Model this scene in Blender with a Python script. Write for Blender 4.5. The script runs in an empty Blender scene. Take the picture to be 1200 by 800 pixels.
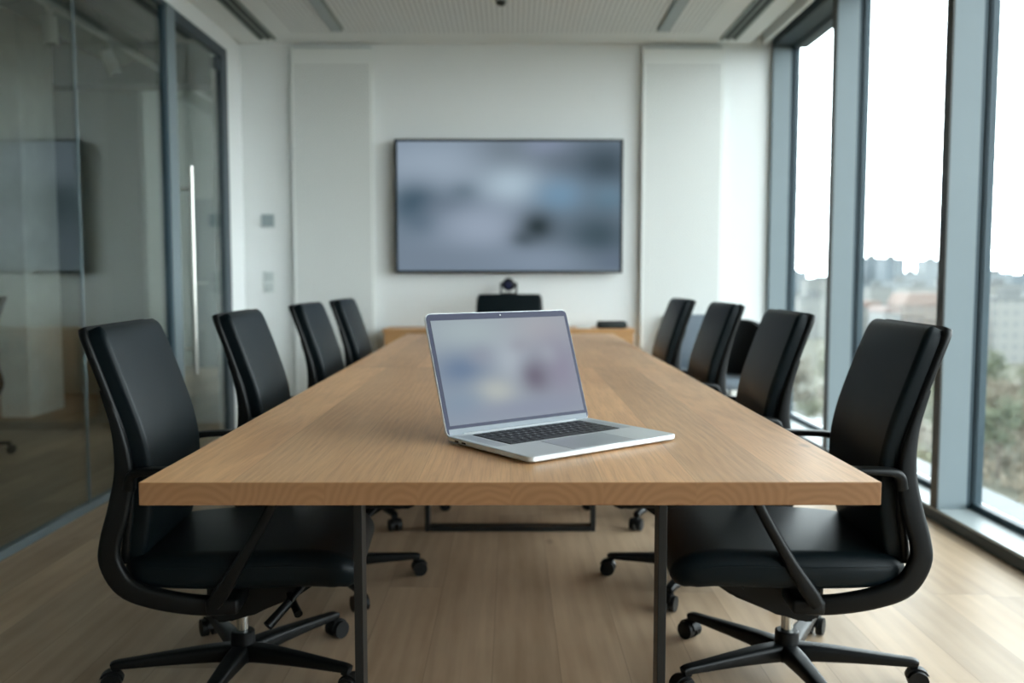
import bpy, bmesh, math, random
from math import sin, cos, pi, radians, sqrt, atan2
from mathutils import Vector, Matrix
random.seed(7)
SC = bpy.context.scene
COL = SC.collection

# ------------------------------------------------------------------ materials
def lin(c):
    out = []
    for v in c:
        v /= 255.0
        out.append(v / 12.92 if v <= 0.04045 else ((v + 0.055) / 1.055) ** 2.4)
    return (out[0], out[1], out[2], 1.0)

class NT:
    def __init__(s, m):
        s.t = m.node_tree
    def n(s, typ, **kw):
        nd = s.t.nodes.new(typ)
        for k, v in kw.items():
            setattr(nd, k, v)
        return nd
    def l(s, a, b):
        s.t.links.new(a, b)
    def m(s, op, a, b=None, c=None):
        nd = s.n('ShaderNodeMath', operation=op)
        for i, v in enumerate((a, b, c)):
            if v is None: continue
            if isinstance(v, (int, float)): nd.inputs[i].default_value = v
            else: s.l(v, nd.inputs[i])
        return nd.outputs[0]
    def vm(s, op, a, b=None):
        nd = s.n('ShaderNodeVectorMath', operation=op)
        for i, v in enumerate((a, b)):
            if v is None: continue
            if isinstance(v, (tuple, list, Vector)): nd.inputs[i].default_value = v
            else: s.l(v, nd.inputs[i])
        return nd.outputs['Value'] if op in ('LENGTH', 'DOT_PRODUCT') else nd.outputs[0]
    def mix(s, fac, a, b, blend='MIX'):
        nd = s.n('ShaderNodeMix', data_type='RGBA', blend_type=blend)
        for sock, v in ((nd.inputs[0], fac), (nd.inputs[6], a), (nd.inputs[7], b)):
            if isinstance(v, (int, float)): sock.default_value = v
            elif isinstance(v, (tuple, list)): sock.default_value = v
            else: s.l(v, sock)
        return nd.outputs[2]
    def noise(s, vec, scale, detail=3, rough=0.55):
        nd = s.n('ShaderNodeTexNoise')
        nd.inputs['Scale'].default_value = scale
        nd.inputs['Detail'].default_value = detail
        nd.inputs['Roughness'].default_value = rough
        s.l(vec, nd.inputs['Vector'])
        return nd.outputs['Fac']
    def ramp(s, fac, stops):
        nd = s.n('ShaderNodeValToRGB')
        e = nd.color_ramp.elements
        while len(e) < len(stops): e.new(0.5)
        for i, (p, c) in enumerate(stops):
            e[i].position = p; e[i].color = c
        s.l(fac, nd.inputs[0])
        return nd.outputs[0]
    def obj(s):
        return s.n('ShaderNodeTexCoord').outputs['Object']
    def xyz(s, v):
        nd = s.n('ShaderNodeSeparateXYZ'); s.l(v, nd.inputs[0]); return nd.outputs
    def comb(s, x, y, z):
        nd = s.n('ShaderNodeCombineXYZ')
        for i, v in enumerate((x, y, z)):
            if isinstance(v, (int, float)): nd.inputs[i].default_value = v
            else: s.l(v, nd.inputs[i])
        return nd.outputs[0]
    def white(s, v, dim='1D'):
        nd = s.n('ShaderNodeTexWhiteNoise', noise_dimensions=dim)
        s.l(v, nd.inputs['W' if dim == '1D' else 'Vector'])
        return nd.outputs['Value']
    def bump(s, h, strength, dist):
        nd = s.n('ShaderNodeBump')
        nd.inputs['Strength'].default_value = strength
        nd.inputs['Distance'].default_value = dist
        s.l(h, nd.inputs['Height'])
        return nd.outputs[0]

def base(name):
    m = bpy.data.materials.new(name); m.use_nodes = True
    return m, NT(m), m.node_tree.nodes['Principled BSDF']

def plain(name, rgb, rough=0.5, metal=0.0, spec=0.5, var=0.06, scale=6.0, bump=0.0, bscale=300.0, bdist=0.001):
    m, t, b = base(name)
    c = lin(rgb)
    v = t.obj()
    f = t.noise(v, scale, 3)
    dark = tuple(x * (1 - var) for x in c[:3]) + (1,)
    lite = tuple(min(1, x * (1 + var)) for x in c[:3]) + (1,)
    t.l(t.mix(f, dark, lite), b.inputs['Base Color'])
    b.inputs['Roughness'].default_value = rough
    b.inputs['Metallic'].default_value = metal
    b.inputs['Specular IOR Level'].default_value = spec
    if bump:
        t.l(t.bump(t.noise(v, bscale, 2), bump, bdist), b.inputs['Normal'])
    return m

def wood_table():
    m, t, b = base('oak_tabletop')
    v = t.obj(); x, y, z = t.xyz(v)
    bw = 0.168
    seg = t.m('GREATER_THAN', y, 2.03)
    q = t.m('DIVIDE', t.m('ADD', x, t.m('MULTIPLY', seg, 0.05)), bw)
    idx = t.m('ADD', t.m('FLOOR', q), t.m('MULTIPLY', seg, 37.0))
    r1 = t.white(idx); r2 = t.white(t.m('ADD', idx, 17.3)); r3 = t.white(t.m('ADD', idx, 51.7))
    lx = t.m('SUBTRACT', t.m('FRACT', q), 0.5)
    # annual rings of each board around its own pith
    cx = t.m('ADD', t.m('MULTIPLY', lx, bw), t.m('MULTIPLY', t.m('SUBTRACT', r1, 0.5), 0.14))
    cz = t.m('ADD', z, t.m('ADD', 0.05, t.m('MULTIPLY', r2, 0.07)))
    off = t.comb(t.m('MULTIPLY', r3, 9.0), t.m('MULTIPLY', r1, 7.0), 0.0)
    sv = t.vm('ADD', t.vm('MULTIPLY', v, (5.5, 0.9, 5.5)), off)
    warp = t.noise(sv, 1.0, 3, 0.55)
    d = t.m('SQRT', t.m('ADD', t.m('MULTIPLY', cx, cx), t.m('MULTIPLY', cz, cz)))
    d = t.m('ADD', d, t.m('MULTIPLY', t.m('SUBTRACT', warp, 0.5), 0.085))
    ring = t.m('ADD', 0.5, t.m('MULTIPLY', t.m('SINE', t.m('MULTIPLY', d, 430.0)), 0.5))
    fine = t.noise(t.vm('ADD', t.vm('MULTIPLY', v, (260.0, 7.0, 260.0)), off), 1.0, 3, 0.6)
    broad = t.noise(t.vm('ADD', t.vm('MULTIPLY', v, (3.0, 1.4, 3.0)), off), 1.0, 4, 0.6)
    c1 = lin((182, 134, 92)); c2 = lin((225, 180, 132))
    col = t.mix(t.m('ADD', t.m('MULTIPLY', ring, 0.22), t.m('MULTIPLY', t.m('SUBTRACT', t.m('MULTIPLY', broad, 1.6), 0.3), 0.78)), c1, c2)
    tone = t.m('ADD', 0.86, t.m('MULTIPLY', r2, 0.24))
    nd = t.n('ShaderNodeHueSaturation'); t.l(col, nd.inputs['Color']); t.l(tone, nd.inputs['Value'])
    col = nd.outputs[0]
    pores = t.ramp(fine, [(0.30, (0.72, 0.66, 0.6, 1)), (0.55, (1, 1, 1, 1))])
    col = t.mix(0.8, col, pores, 'MULTIPLY')
    # a few dark medullary knots
    vor = t.n('ShaderNodeTexVoronoi'); vor.inputs['Scale'].default_value = 1.0
    t.l(t.vm('ADD', t.vm('MULTIPLY', v, (4.4, 2.2, 0.0)), t.vm('MULTIPLY', t.comb(warp, warp, 0.0), (0.12, 0.05, 0))), vor.inputs['Vector'])
    keep = t.m('GREATER_THAN', t.white(t.vm('ADD', vor.outputs['Position'], (0.1, 0.2, 0.3)), '3D'), 0.72)
    kn = t.m('MULTIPLY', t.ramp(vor.outputs['Distance'], [(0.02, (1, 1, 1, 1)), (0.075, (0, 0, 0, 1))]), keep)
    col = t.mix(t.m('MULTIPLY', kn, 0.55), col, lin((96, 62, 38)))
    # board joints and the butt joint between the two table halves
    e = t.m('ABSOLUTE', lx)
    gap = t.m('GREATER_THAN', e, 0.4955)
    gap2 = t.m('LESS_THAN', t.m('ABSOLUTE', t.m('SUBTRACT', y, 2.03)), 0.0022)
    gg = t.m('MAXIMUM', t.m('MULTIPLY', gap, 0.28), t.m('MULTIPLY', gap2, 0.6))
    col = t.mix(gg, col, lin((110, 76, 48)))
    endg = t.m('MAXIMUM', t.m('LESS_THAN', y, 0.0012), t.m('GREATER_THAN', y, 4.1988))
    endc = t.mix(t.m('ADD', t.m('MULTIPLY', ring, 0.45), t.m('MULTIPLY', broad, 0.55)), lin((138, 97, 63)), lin((162, 118, 80)))  # end grain, with the shade of the end faces darkened into its colour
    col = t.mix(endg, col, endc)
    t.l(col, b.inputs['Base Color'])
    t.l(t.m('ADD', 0.36, t.m('MULTIPLY', fine, 0.14)), b.inputs['Roughness'])
    t.l(t.bump(fine, 0.15, 0.0008), b.inputs['Normal'])
    return m

def wood_floor():
    m, t, b = base('oak_floor')
    v = t.obj(); x, y, z = t.xyz(v)
    pw = 0.19
    q = t.m('DIVIDE', t.m('ADD', x, 0.05), pw)
    row = t.m('FLOOR', q)
    sh = t.white(row)
    qy = t.m('ADD', t.m('DIVIDE', y, 2.1), t.m('MULTIPLY', sh, 7.0))
    idv = t.comb(row, t.m('FLOOR', qy), 0.0)
    r1 = t.white(idv, '3D'); r2 = t.white(t.vm('ADD', idv, (3.1, 8.7, 1.0)), '3D')
    off = t.comb(t.m('MULTIPLY', r1, 20.0), t.m('MULTIPLY', r2, 20.0), r1)
    warp = t.noise(t.vm('ADD', t.vm('MULTIPLY', v, (4.0, 0.7, 1.0)), off), 1.0, 3)
    lx = t.m('ADD', t.m('MULTIPLY', t.m('SUBTRACT', t.m('FRACT', q), 0.5), pw), t.m('MULTIPLY', warp, 0.12))
    ring = t.m('ADD', 0.5, t.m('MULTIPLY', t.m('SINE', t.m('MULTIPLY', lx, 110.0)), 0.5))
    fine = t.noise(t.vm('ADD', t.vm('MULTIPLY', v, (70.0, 2.6, 1.0)), off), 1.0, 5)
    broad = t.noise(t.vm('ADD', t.vm('MULTIPLY', v, (5.0, 1.2, 1.0)), off), 1.0, 4)
    col = t.mix(t.m('ADD', t.m('MULTIPLY', ring, 0.16), t.m('MULTIPLY', t.m('SUBTRACT', t.m('MULTIPLY', broad, 2.0), 0.5), 0.84)), lin((158, 133, 107)), lin((199, 175, 148)))
    nd = t.n('ShaderNodeHueSaturation'); t.l(col, nd.inputs['Color'])
    t.l(t.m('ADD', 0.78, t.m('MULTIPLY', r2, 0.36)), nd.inputs['Value'])
    nd.inputs['Saturation'].default_value = 1.0
    col = t.mix(0.45, nd.outputs[0], t.ramp(fine, [(0.28, (0.78, 0.75, 0.72, 1)), (0.62, (1, 1, 1, 1))]), 'MULTIPLY')
    vor = t.n('ShaderNodeTexVoronoi'); vor.inputs['Scale'].default_value = 1.0
    t.l(t.vm('ADD', t.vm('MULTIPLY', v, (4.0, 1.6, 0.0)), t.vm('MULTIPLY', t.comb(warp, warp, 0.0), (0.2, 0.08, 0))), vor.inputs['Vector'])
    keep = t.m('GREATER_THAN', t.white(vor.outputs['Position'], '3D'), 0.45)
    kn = t.m('MULTIPLY', t.ramp(vor.outputs['Distance'], [(0.02, (1, 1, 1, 1)), (0.085, (0, 0, 0, 1))]), keep)
    col = t.mix(t.m('MULTIPLY', kn, 0.5), col, lin((88, 70, 56)))
    gx = t.m('GREATER_THAN', t.m('ABSOLUTE', t.m('SUBTRACT', t.m('FRACT', q), 0.5)), 0.493)
    gy = t.m('GREATER_THAN', t.m('ABSOLUTE', t.m('SUBTRACT', t.m('FRACT', qy), 0.5)), 0.4991)
    g = t.m('MAXIMUM', gx, gy)
    col = t.mix(t.m('MULTIPLY', g, 0.32), col, lin((78, 60, 46)))
    t.l(col, b.inputs['Base Color'])
    b.inputs['Specular IOR Level'].default_value = 0.28
    t.l(t.m('ADD', 0.36, t.m('MULTIPLY', fine, 0.16)), b.inputs['Roughness'])
    t.l(t.bump(fine, 0.12, 0.0006), b.inputs['Normal'])
    return m

def wood_plain(name, ca, cb, stretch=(3.0, 30.0, 30.0)):
    m, t, b = base(name)
    v = t.obj()
    f = t.noise(t.vm('MULTIPLY', v, stretch), 1.0, 4, 0.6)
    t.l(t.mix(f, lin(ca), lin(cb)), b.inputs['Base Color'])
    b.inputs['Roughness'].default_value = 0.45
    return m

def perforated(name, rgb, per, axes, hole, depth, margin=None):
    """White board drilled with a square grid of small holes."""
    m, t, b = base(name)
    v = t.obj(); o = t.xyz(v)
    a, c = o[axes[0]], o[axes[1]]
    fa = t.m('SUBTRACT', t.m('FRACT', t.m('DIVIDE', a, per)), 0.5)
    fc = t.m('SUBTRACT', t.m('FRACT', t.m('DIVIDE', c, per)), 0.5)
    d = t.m('SQRT', t.m('ADD', t.m('MULTIPLY', fa, fa), t.m('MULTIPLY', fc, fc)))
    h = t.m('LESS_THAN', d, hole)
    if margin:
        (a0, a1), (c0, c1) = margin
        ins = t.m('MULTIPLY', t.m('MULTIPLY', t.m('GREATER_THAN', a, a0), t.m('LESS_THAN', a, a1)),
                  t.m('MULTIPLY', t.m('GREATER_THAN', c, c0), t.m('LESS_THAN', c, c1)))
        h = t.m('MULTIPLY', h, ins)
    n = t.noise(v, 1.5, 2)
    c0 = lin(rgb)
    col = t.mix(n, c0, tuple(min(1, x * 1.04) for x in c0[:3]) + (1,))
    t.l(t.mix(t.m('MULTIPLY', h, depth), col, (0.03, 0.033, 0.032, 1)), b.inputs['Base Color'])
    b.inputs['Roughness'].default_value = 0.8
    return m

def glass(name, tint, base_r=0.04, k=0.96):
    m = bpy.data.materials.new(name); m.use_nodes = True
    t = NT(m); t.t.nodes.clear()
    out = t.n('ShaderNodeOutputMaterial')
    tr = t.n('ShaderNodeBsdfTransparent'); tr.inputs[0].default_value = tint
    gl = t.n('ShaderNodeBsdfGlossy'); gl.inputs['Roughness'].default_value = 0.0
    gl.inputs[0].default_value = (0.95, 1, 0.98, 1)
    lw = t.n('ShaderNodeLayerWeight'); lw.inputs[0].default_value = 0.5
    f = t.m('ADD', base_r, t.m('MULTIPLY', t.m('POWER', lw.outputs['Facing'], 5.0), k))
    mx = t.n('ShaderNodeMixShader')
    t.l(f, mx.inputs[0]); t.l(tr.outputs[0], mx.inputs[1]); t.l(gl.outputs[0], mx.inputs[2])
    t.l(mx.outputs[0], out.inputs[0])
    return m

def screen(name, size, bg, blobs, strength, rough, spec=0.5):
    """A lit display showing an out-of-focus picture: soft patches of colour."""
    m, t, b = base(name)
    o = t.xyz(t.obj())
    uv = t.comb(t.m('DIVIDE', o[0], size[0]), t.m('DIVIDE', o[2], size[1]), 0.0)
    col = lin(bg)
    for (u, v, ru, rv, c, s) in blobs:
        d = t.vm('LENGTH', t.vm('MULTIPLY', t.vm('SUBTRACT', uv, (u, v, 0)), (1 / ru, 1 / rv, 0)))
        w = t.m('MULTIPLY', t.m('EXPONENT', t.m('MULTIPLY', t.m('MULTIPLY', d, d), -0.9)), s)
        col = t.mix(w, col, lin(c))
    b.inputs['Base Color'].default_value = (0.01, 0.01, 0.012, 1)
    b.inputs['Roughness'].default_value = rough
    b.inputs['Specular IOR Level'].default_value = spec
    t.l(col, b.inputs['Emission Color'])
    b.inputs['Emission Strength'].default_value = strength
    return m

def facade(name, wall, win, px, pz, wx, wz, contrast=0.7):
    m, t, b = base(name)
    o = t.xyz(t.obj())
    s = t.m('ADD', o[0], o[1])
    fx = t.m('LESS_THAN', t.m('ABSOLUTE', t.m('SUBTRACT', t.m('FRACT', t.m('DIVIDE', s, px)), 0.5)), wx / 2)
    fz = t.m('LESS_THAN', t.m('ABSOLUTE', t.m('SUBTRACT', t.m('FRACT', t.m('DIVIDE', o[2], pz)), 0.5)), wz / 2)
    dim = lambda c: tuple(v * 0.82 for v in lin(c)[:3]) + (1,)      # even darkening that offsets the sky's brightness
    t.l(t.mix(t.m('MULTIPLY', t.m('MULTIPLY', fx, fz), contrast), dim(wall), dim(win)), b.inputs['Base Color'])
    b.inputs['Roughness'].default_value = 0.7
    return m

M = {}
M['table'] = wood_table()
M['floor'] = wood_floor()
M['cabinet'] = wood_plain('oak_cabinet', (176, 128, 80), (205, 158, 106))
M['wall'] = plain('white_paint', (226, 228, 227), 0.85, var=0.015, scale=2, bump=0.05, bscale=250)
M['felt'] = plain('grey_felt', (196, 198, 198), 0.95, var=0.06, scale=40)
M['ceil'] = plain('ceiling_paint', (226, 228, 226), 0.9, var=0.015, scale=2)
M['dark_ceil'] = plain('dark_ceiling_paint', (34, 36, 35), 0.9, var=0.2, scale=3)
M['grey_wall'] = plain('grey_paint', (150, 156, 150), 0.85, var=0.04, scale=2)
M['concrete'] = plain('concrete', (226, 227, 221), 0.85, var=0.16, scale=7, bump=0.15, bscale=40)
M['beam'] = plain('blue_grey_paint', (52, 60, 74), 0.8, var=0.1)
M['door_dark'] = plain('dark_grey_door', (92, 104, 108), 0.6, var=0.05)
M['alu'] = plain('powder_coated_aluminium', (112, 124, 129), 0.5, spec=0.4, var=0.03)
M['alu_dark'] = plain('dark_frame', (56, 68, 74), 0.5, var=0.05)
M['gasket'] = plain('rubber_gasket', (36, 58, 68), 0.55, var=0.08)
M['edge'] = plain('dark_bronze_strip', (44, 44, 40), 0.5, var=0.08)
M['sill'] = plain('sill_metal', (158, 166, 168), 0.4, var=0.03)
M['leather'] = plain('black_leather', (7, 17, 21), 0.42, spec=0.17, var=0.14, scale=9, bump=0.22, bscale=420, bdist=0.0008)
M['plastic'] = plain('black_plastic', (6, 8, 9), 0.42, spec=0.25, var=0.08, scale=20)
M['rubber'] = plain('black_rubber', (8, 10, 11), 0.5, spec=0.3, var=0.1)
M['chrome'] = plain('polished_steel', (200, 200, 196), 0.22, metal=1.0, var=0.03)
M['brushed'] = plain('brushed_steel', (205, 203, 196), 0.34, metal=1.0, var=0.03)
M['legsteel'] = plain('black_steel', (24, 25, 25), 0.42, spec=0.35, var=0.1)
M['alu_laptop'] = plain('silver_aluminium', (212, 216, 218), 0.4, metal=0.5, var=0.015)
M['alu_pad'] = plain('trackpad_glass', (188, 192, 197), 0.33, metal=0.6, var=0.01)
M['keyblack'] = plain('black_keycaps', (22, 24, 28), 0.5, var=0.05)
M['keywell'] = plain('keyboard_well', (58, 62, 68), 0.5, var=0.03)
M['legend'] = plain('key_legend_print', (205, 208, 212), 0.6, var=0.01)
M['bezel'] = plain('bezel_glass', (40, 42, 66), 0.2, spec=0.16, var=0.02)  # blue-purple of the reflected window is put into the black bezel's colour
M['chin'] = plain('lid_chin', (118, 126, 134), 0.5, metal=0.0, var=0.02)
M['tvframe'] = plain('tv_frame_black', (24, 32, 34), 0.35, var=0.05)
M['slot'] = plain('vent_black', (36, 44, 42), 0.7, var=0.05)
M['ventalu'] = plain('vent_aluminium', (120, 130, 124), 0.5, var=0.03)
M['strip'] = plain('lamp_diffuser_unlit', (150, 160, 162), 0.4, var=0.02)
M['plate'] = plain('grey_touch_panel', (186, 193, 192), 0.5, var=0.04)
M['touch'] = plain('touch_glass', (146, 158, 160), 0.4, var=0.03)
M['white_plastic'] = plain('white_plastic', (212, 216, 214), 0.45, var=0.02)
M['fabric_grey'] = plain('blue_grey_fabric', (112, 122, 132), 0.95, var=0.12, scale=60, bump=0.3, bscale=600)
M['fabric_black'] = plain('black_fabric', (22, 26, 28), 0.9, var=0.15, scale=60)
M['white_metal'] = plain('white_wire', (232, 234, 232), 0.4, var=0.02)
M['panel'] = perforated('perforated_panel', (224, 226, 223), 0.027, (0, 2), 0.28, 0.5, ((0.03, 0.565), (0.03, 2.64)))
M['ceil_perf'] = perforated('perforated_ceiling', (226, 228, 226), 0.034, (0, 1), 0.27, 0.55)
M['glass'] = glass('partition_glass', (0.92, 0.95, 0.94, 1), 0.06, 1.15)
M['win'] = glass('window_glass', (0.97, 0.985, 0.98, 1), 0.03, 0.6)
M['tv'] = screen('tv_picture', (1.63, 0.935), (118, 134, 150), [
    (0.18, 0.80, 0.38, 0.26, (158, 174, 190), 0.9), (0.50, 0.92, 0.14, 0.24, (112, 125, 136), 0.8),
    (0.68, 0.97, 0.10, 0.08, (140, 152, 176), 0.7), (0.72, 0.82, 0.12, 0.12, (104, 116, 130), 0.7),
    (0.93, 0.82, 0.16, 0.20, (58, 74, 84), 0.95), (0.08, 0.52, 0.12, 0.16, (48, 76, 92), 0.95),
    (0.12, 0.38, 0.07, 0.10, (66, 90, 108), 0.6), (0.24, 0.50, 0.14, 0.09, (92, 108, 124), 0.8),
    (0.31, 0.60, 0.08, 0.09, (82, 102, 116), 0.8), (0.51, 0.66, 0.13, 0.14, (176, 196, 210), 0.95),
    (0.38, 0.34, 0.20, 0.18, (154, 168, 186), 0.95), (0.20, 0.10, 0.30, 0.08, (118, 132, 148), 0.5),
    (0.73, 0.58, 0.11, 0.13, (118, 152, 178), 0.95), (0.95, 0.56, 0.09, 0.11, (104, 134, 154), 0.9),
    (0.90, 0.26, 0.17, 0.22, (56, 76, 86), 0.95), (0.97, 0.08, 0.08, 0.09, (92, 106, 126), 0.6),
    (0.63, 0.34, 0.085, 0.13, (38, 52, 56), 0.98), (0.57, 0.24, 0.06, 0.07, (46, 60, 66), 0.7),
    (0.66, 0.07, 0.20, 0.12, (132, 148, 166), 0.85)], 0.72, 0.3, 0.06)
M['lapscreen'] = screen('laptop_picture', (0.405, 0.252), (138, 148, 160), [
    (0.25, 0.85, 0.35, 0.22, (160, 174, 178), 0.9), (0.80, 0.86, 0.26, 0.20, (162, 163, 168), 0.9),
    (0.15, 0.50, 0.19, 0.17, (90, 112, 142), 0.95), (0.32, 0.62, 0.10, 0.10, (132, 136, 152), 0.6),
    (0.52, 0.55, 0.12, 0.20, (164, 174, 184), 0.9), (0.35, 0.27, 0.14, 0.12, (176, 180, 174), 0.95),
    (0.88, 0.45, 0.18, 0.34, (128, 120, 142), 0.85), (0.80, 0.60, 0.08, 0.10, (152, 158, 168), 0.6),
    (0.67, 0.38, 0.11, 0.16, (92, 80, 100), 0.95), (0.60, 0.70, 0.08, 0.08, (140, 138, 150), 0.5),
    (0.10, 0.18, 0.18, 0.16, (118, 138, 158), 0.8), (0.60, 0.08, 0.45, 0.10, (126, 132, 154), 0.7)], 0.72, 0.2, 0.08)

# ------------------------------------------------------------------ mesh helpers
def NB():
    return bmesh.new()

def box(bm, x0, x1, y0, y1, z0, z1, bev=0.0, seg=2):
    r = bmesh.ops.create_cube(bm, size=1.0)
    vs = r['verts']
    for v in vs:
        v.co = Vector((x0 + (v.co.x + 0.5) * (x1 - x0), y0 + (v.co.y + 0.5) * (y1 - y0), z0 + (v.co.z + 0.5) * (z1 - z0)))
    if bev > 0:
        es = list({e for v in vs for e in v.link_edges})
        bmesh.ops.bevel(bm, geom=es, offset=bev, segments=seg, affect='EDGES', profile=0.5)
    return bm

def tube(bm, p0, p1, r0, r1=None, n=20):
    p0, p1 = Vector(p0), Vector(p1)
    r1 = r0 if r1 is None else r1
    d = (p1 - p0).normalized()
    a = d.orthogonal().normalized(); b = d.cross(a)
    ra, rb = [], []
    for i in range(n):
        w = 2 * pi * i / n
        u = a * cos(w) + b * sin(w)
        ra.append(bm.verts.new(p0 + u * r0)); rb.append(bm.verts.new(p1 + u * r1))
    for i in range(n):
        j = (i + 1) % n
        bm.faces.new((ra[i], ra[j], rb[j], rb[i]))
    bm.faces.new(ra[::-1]); bm.faces.new(rb)
    return bm

def lathe(bm, prof, n=28, c=(0, 0, 0)):
    """prof: list of (r, z), closed at the axis with caps."""
    rings = []
    for r, z in prof:
        rings.append([bm.verts.new((c[0] + r * cos(2 * pi * i / n), c[1] + r * sin(2 * pi * i / n), c[2] + z)) for i in range(n)])
    for a, b in zip(rings, rings[1:]):
        for i in range(n):
            j = (i + 1) % n
            bm.faces.new((a[i], a[j], b[j], b[i]))
    bm.faces.new(rings[0][::-1]); bm.faces.new(rings[-1])
    return bm

def rrect(w, h, r, k=4):
    r = min(r, w / 2 * 0.999, h / 2 * 0.999)
    pts = []
    for cx, cy, a0 in ((w / 2 - r, h / 2 - r, 0), (-w / 2 + r, h / 2 - r, 90), (-w / 2 + r, -h / 2 + r, 180), (w / 2 - r, -h / 2 + r, 270)):
        for i in range(k + 1):
            a = radians(a0 + 90 * i / k)
            pts.append((cx + r * cos(a), cy + r * sin(a)))
    return pts

def smooth_path(pts, n=6):
    """Catmull-Rom through tuples of any length."""
    P = [tuple(p) for p in pts]
    P = [tuple(2 * a - b for a, b in zip(P[0], P[1]))] + P + [tuple(2 * a - b for a, b in zip(P[-1], P[-2]))]
    out = []
    for i in range(1, len(P) - 2):
        for k in range(n):
            t = k / n
            out.append(tuple(0.5 * (2 * b + (c - a) * t + (2 * a - 5 * b + 4 * c - d) * t * t + (3 * b - a - 3 * c + d) * t ** 3)
                             for a, b, c, d in zip(P[i - 1], P[i], P[i + 1], P[i + 2])))
    out.append(P[-2])
    return out

def sweep(bm, path, side=(0, 1, 0), rad=0.3, k=4):
    """path: (x, y, z, width_along_side, thickness); rounded-rectangle section, closed ends."""
    side = Vector(side)
    rings = []
    for i, p in enumerate(path):
        c = Vector(p[:3])
        a = Vector(path[max(0, i - 1)][:3]); b = Vector(path[min(len(path) - 1, i + 1)][:3])
        t = (b - a).normalized()
        s = (side - t * side.dot(t)).normalized()
        nrm = t.cross(s)
        sec = rrect(p[3], p[4], rad * min(p[3], p[4]), k)
        rings.append([bm.verts.new(c + s * u + nrm * v) for u, v in sec])
    n = len(rings[0])
    for a, b in zip(rings, rings[1:]):
        for i in range(n):
            j = (i + 1) % n
            bm.faces.new((a[i], a[j], b[j], b[i]))
    bm.faces.new(rings[0][::-1]); bm.faces.new(rings[-1])
    return bm

def prism(bm, poly, axis, a0, a1):
    """Extrude a 2-D outline along 'y' (outline in x, z) or 'z' (outline in x, y)."""
    f = (lambda u, v, w: (u, w, v)) if axis == 'y' else (lambda u, v, w: (u, v, w))
    A = [bm.verts.new(f(u, v, a0)) for u, v in poly]
    B = [bm.verts.new(f(u, v, a1)) for u, v in poly]
    n = len(poly)
    for i in range(n):
        j = (i + 1) % n
        bm.faces.new((A[i], A[j], B[j], B[i]))
    bm.faces.new(A[::-1]); bm.faces.new(B)
    return bm

def mesh_of(name, bm, mat, smooth=True, ang=35):
    bmesh.ops.recalc_face_normals(bm, faces=bm.faces[:])
    me = bpy.data.meshes.new(name)
    if smooth:
        for f in bm.faces: f.smooth = True
        for e in bm.edges:
            if len(e.link_faces) == 2 and e.calc_face_angle(0) > radians(ang): e.smooth = False
    bm.to_mesh(me); bm.free()
    me.materials.append(mat)
    return me

def obj(name, bm, mat, parent=None, label=None, smooth=True, ang=35, loc=None, rot=None):
    o = bpy.data.objects.new(name, mesh_of(name, bm, mat, smooth, ang))
    COL.objects.link(o)
    if parent is not None: o.parent = parent
    if label: o['label'] = label
    if loc: o.location = loc
    if rot: o.rotation_euler = rot
    return o

def tag(o, label, cat, group=None, kind=None):
    o['label'] = label; o['category'] = cat
    if group: o['group'] = group
    if kind: o['kind'] = kind
    return o

def thing(name, label, cat, loc=(0, 0, 0), rotz=0.0, group=None):
    o = bpy.data.objects.new(name, None); COL.objects.link(o)
    o.empty_display_size = 0.1
    o.location = loc; o.rotation_euler = (0, 0, rotz)
    return tag(o, label, cat, group)

def struct(name, bm, mat, label, cat, parent=None, smooth=False):
    o = obj(name, bm, mat, parent, smooth=smooth)
    if parent is None: tag(o, label, cat, kind='structure')
    return o

def struct_empty(name, label, cat, loc=(0, 0, 0)):
    o = thing(name, label, cat, loc); o['kind'] = 'structure'
    return o

def copy_tree(o, parent=None):
    c = o.copy(); COL.objects.link(c)
    if parent is not None: c.parent = parent
    for ch in list(o.children):
        copy_tree(ch, c)
    return c

# ------------------------------------------------------------------ dimensions
XL, XR = -1.985, 1.92            # inner planes of the glass partition and of the window fins
YB, YF = 6.65, -1.9              # wall with the screen; wall behind the photographer
ZC = 2.80
GX = 2.10                        # window glass
MUL = [6.60, 5.32, 3.92, 2.52, 1.12, -0.28]
YW = -0.95                        # the glazing ends here; solid wall behind the photographer

# ------------------------------------------------------------------ room shell
struct('floor', box(NB(), -7.5, XR + 0.30, YF - 0.15, 11.2, -0.25, 0.0), M['floor'], 'wide grey-brown oak plank floor of the meeting room', 'floor')
bm = box(NB(), XL - 0.1, 2.115, YB, YB + 0.16, 0.0, 3.5)
struct('wall_back', bm, M['wall'], 'white end wall carrying the television', 'wall')
struct('wall_front', box(NB(), -7.5, 2.45, YF - 0.15, YF, 0.0, 3.5), M['felt'], 'pale grey felt-covered wall opposite the television wall', 'wall')

cl = struct('ceiling', box(NB(), XL - 0.1, 1.76, YF, YB, ZC, ZC + 0.12), M['ceil'], 'white ceiling with a perforated acoustic field', 'ceiling')
struct('perforated_field', box(NB(), -1.52, 1.34, YF + 0.2, 6.34, ZC - 0.004, ZC), M['ceil_perf'], '', '', parent=cl)
struct('blind_pocket', box(NB(), 1.76, 2.0, YF, YB, ZC + 0.10, ZC + 0.14), M['alu_dark'], '', '', parent=cl)
struct('pocket_lip', box(NB(), 1.845, 1.875, YF, YB, ZC - 0.002, ZC + 0.10), M['ceil'], '', '', parent=cl)

# left side: bulkhead above the partition, return beside the door
wl = struct('wall_left', box(NB(), XL - 0.1, XL + 0.002, YF, YB, 2.672, ZC), M['wall'], 'white bulkhead and return around the glass partition', 'wall')
struct('wall_return', box(NB(), XL - 0.1, XL + 0.002, 6.315, YB, 0.0, 2.672), M['wall'], '', '', parent=wl)

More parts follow.
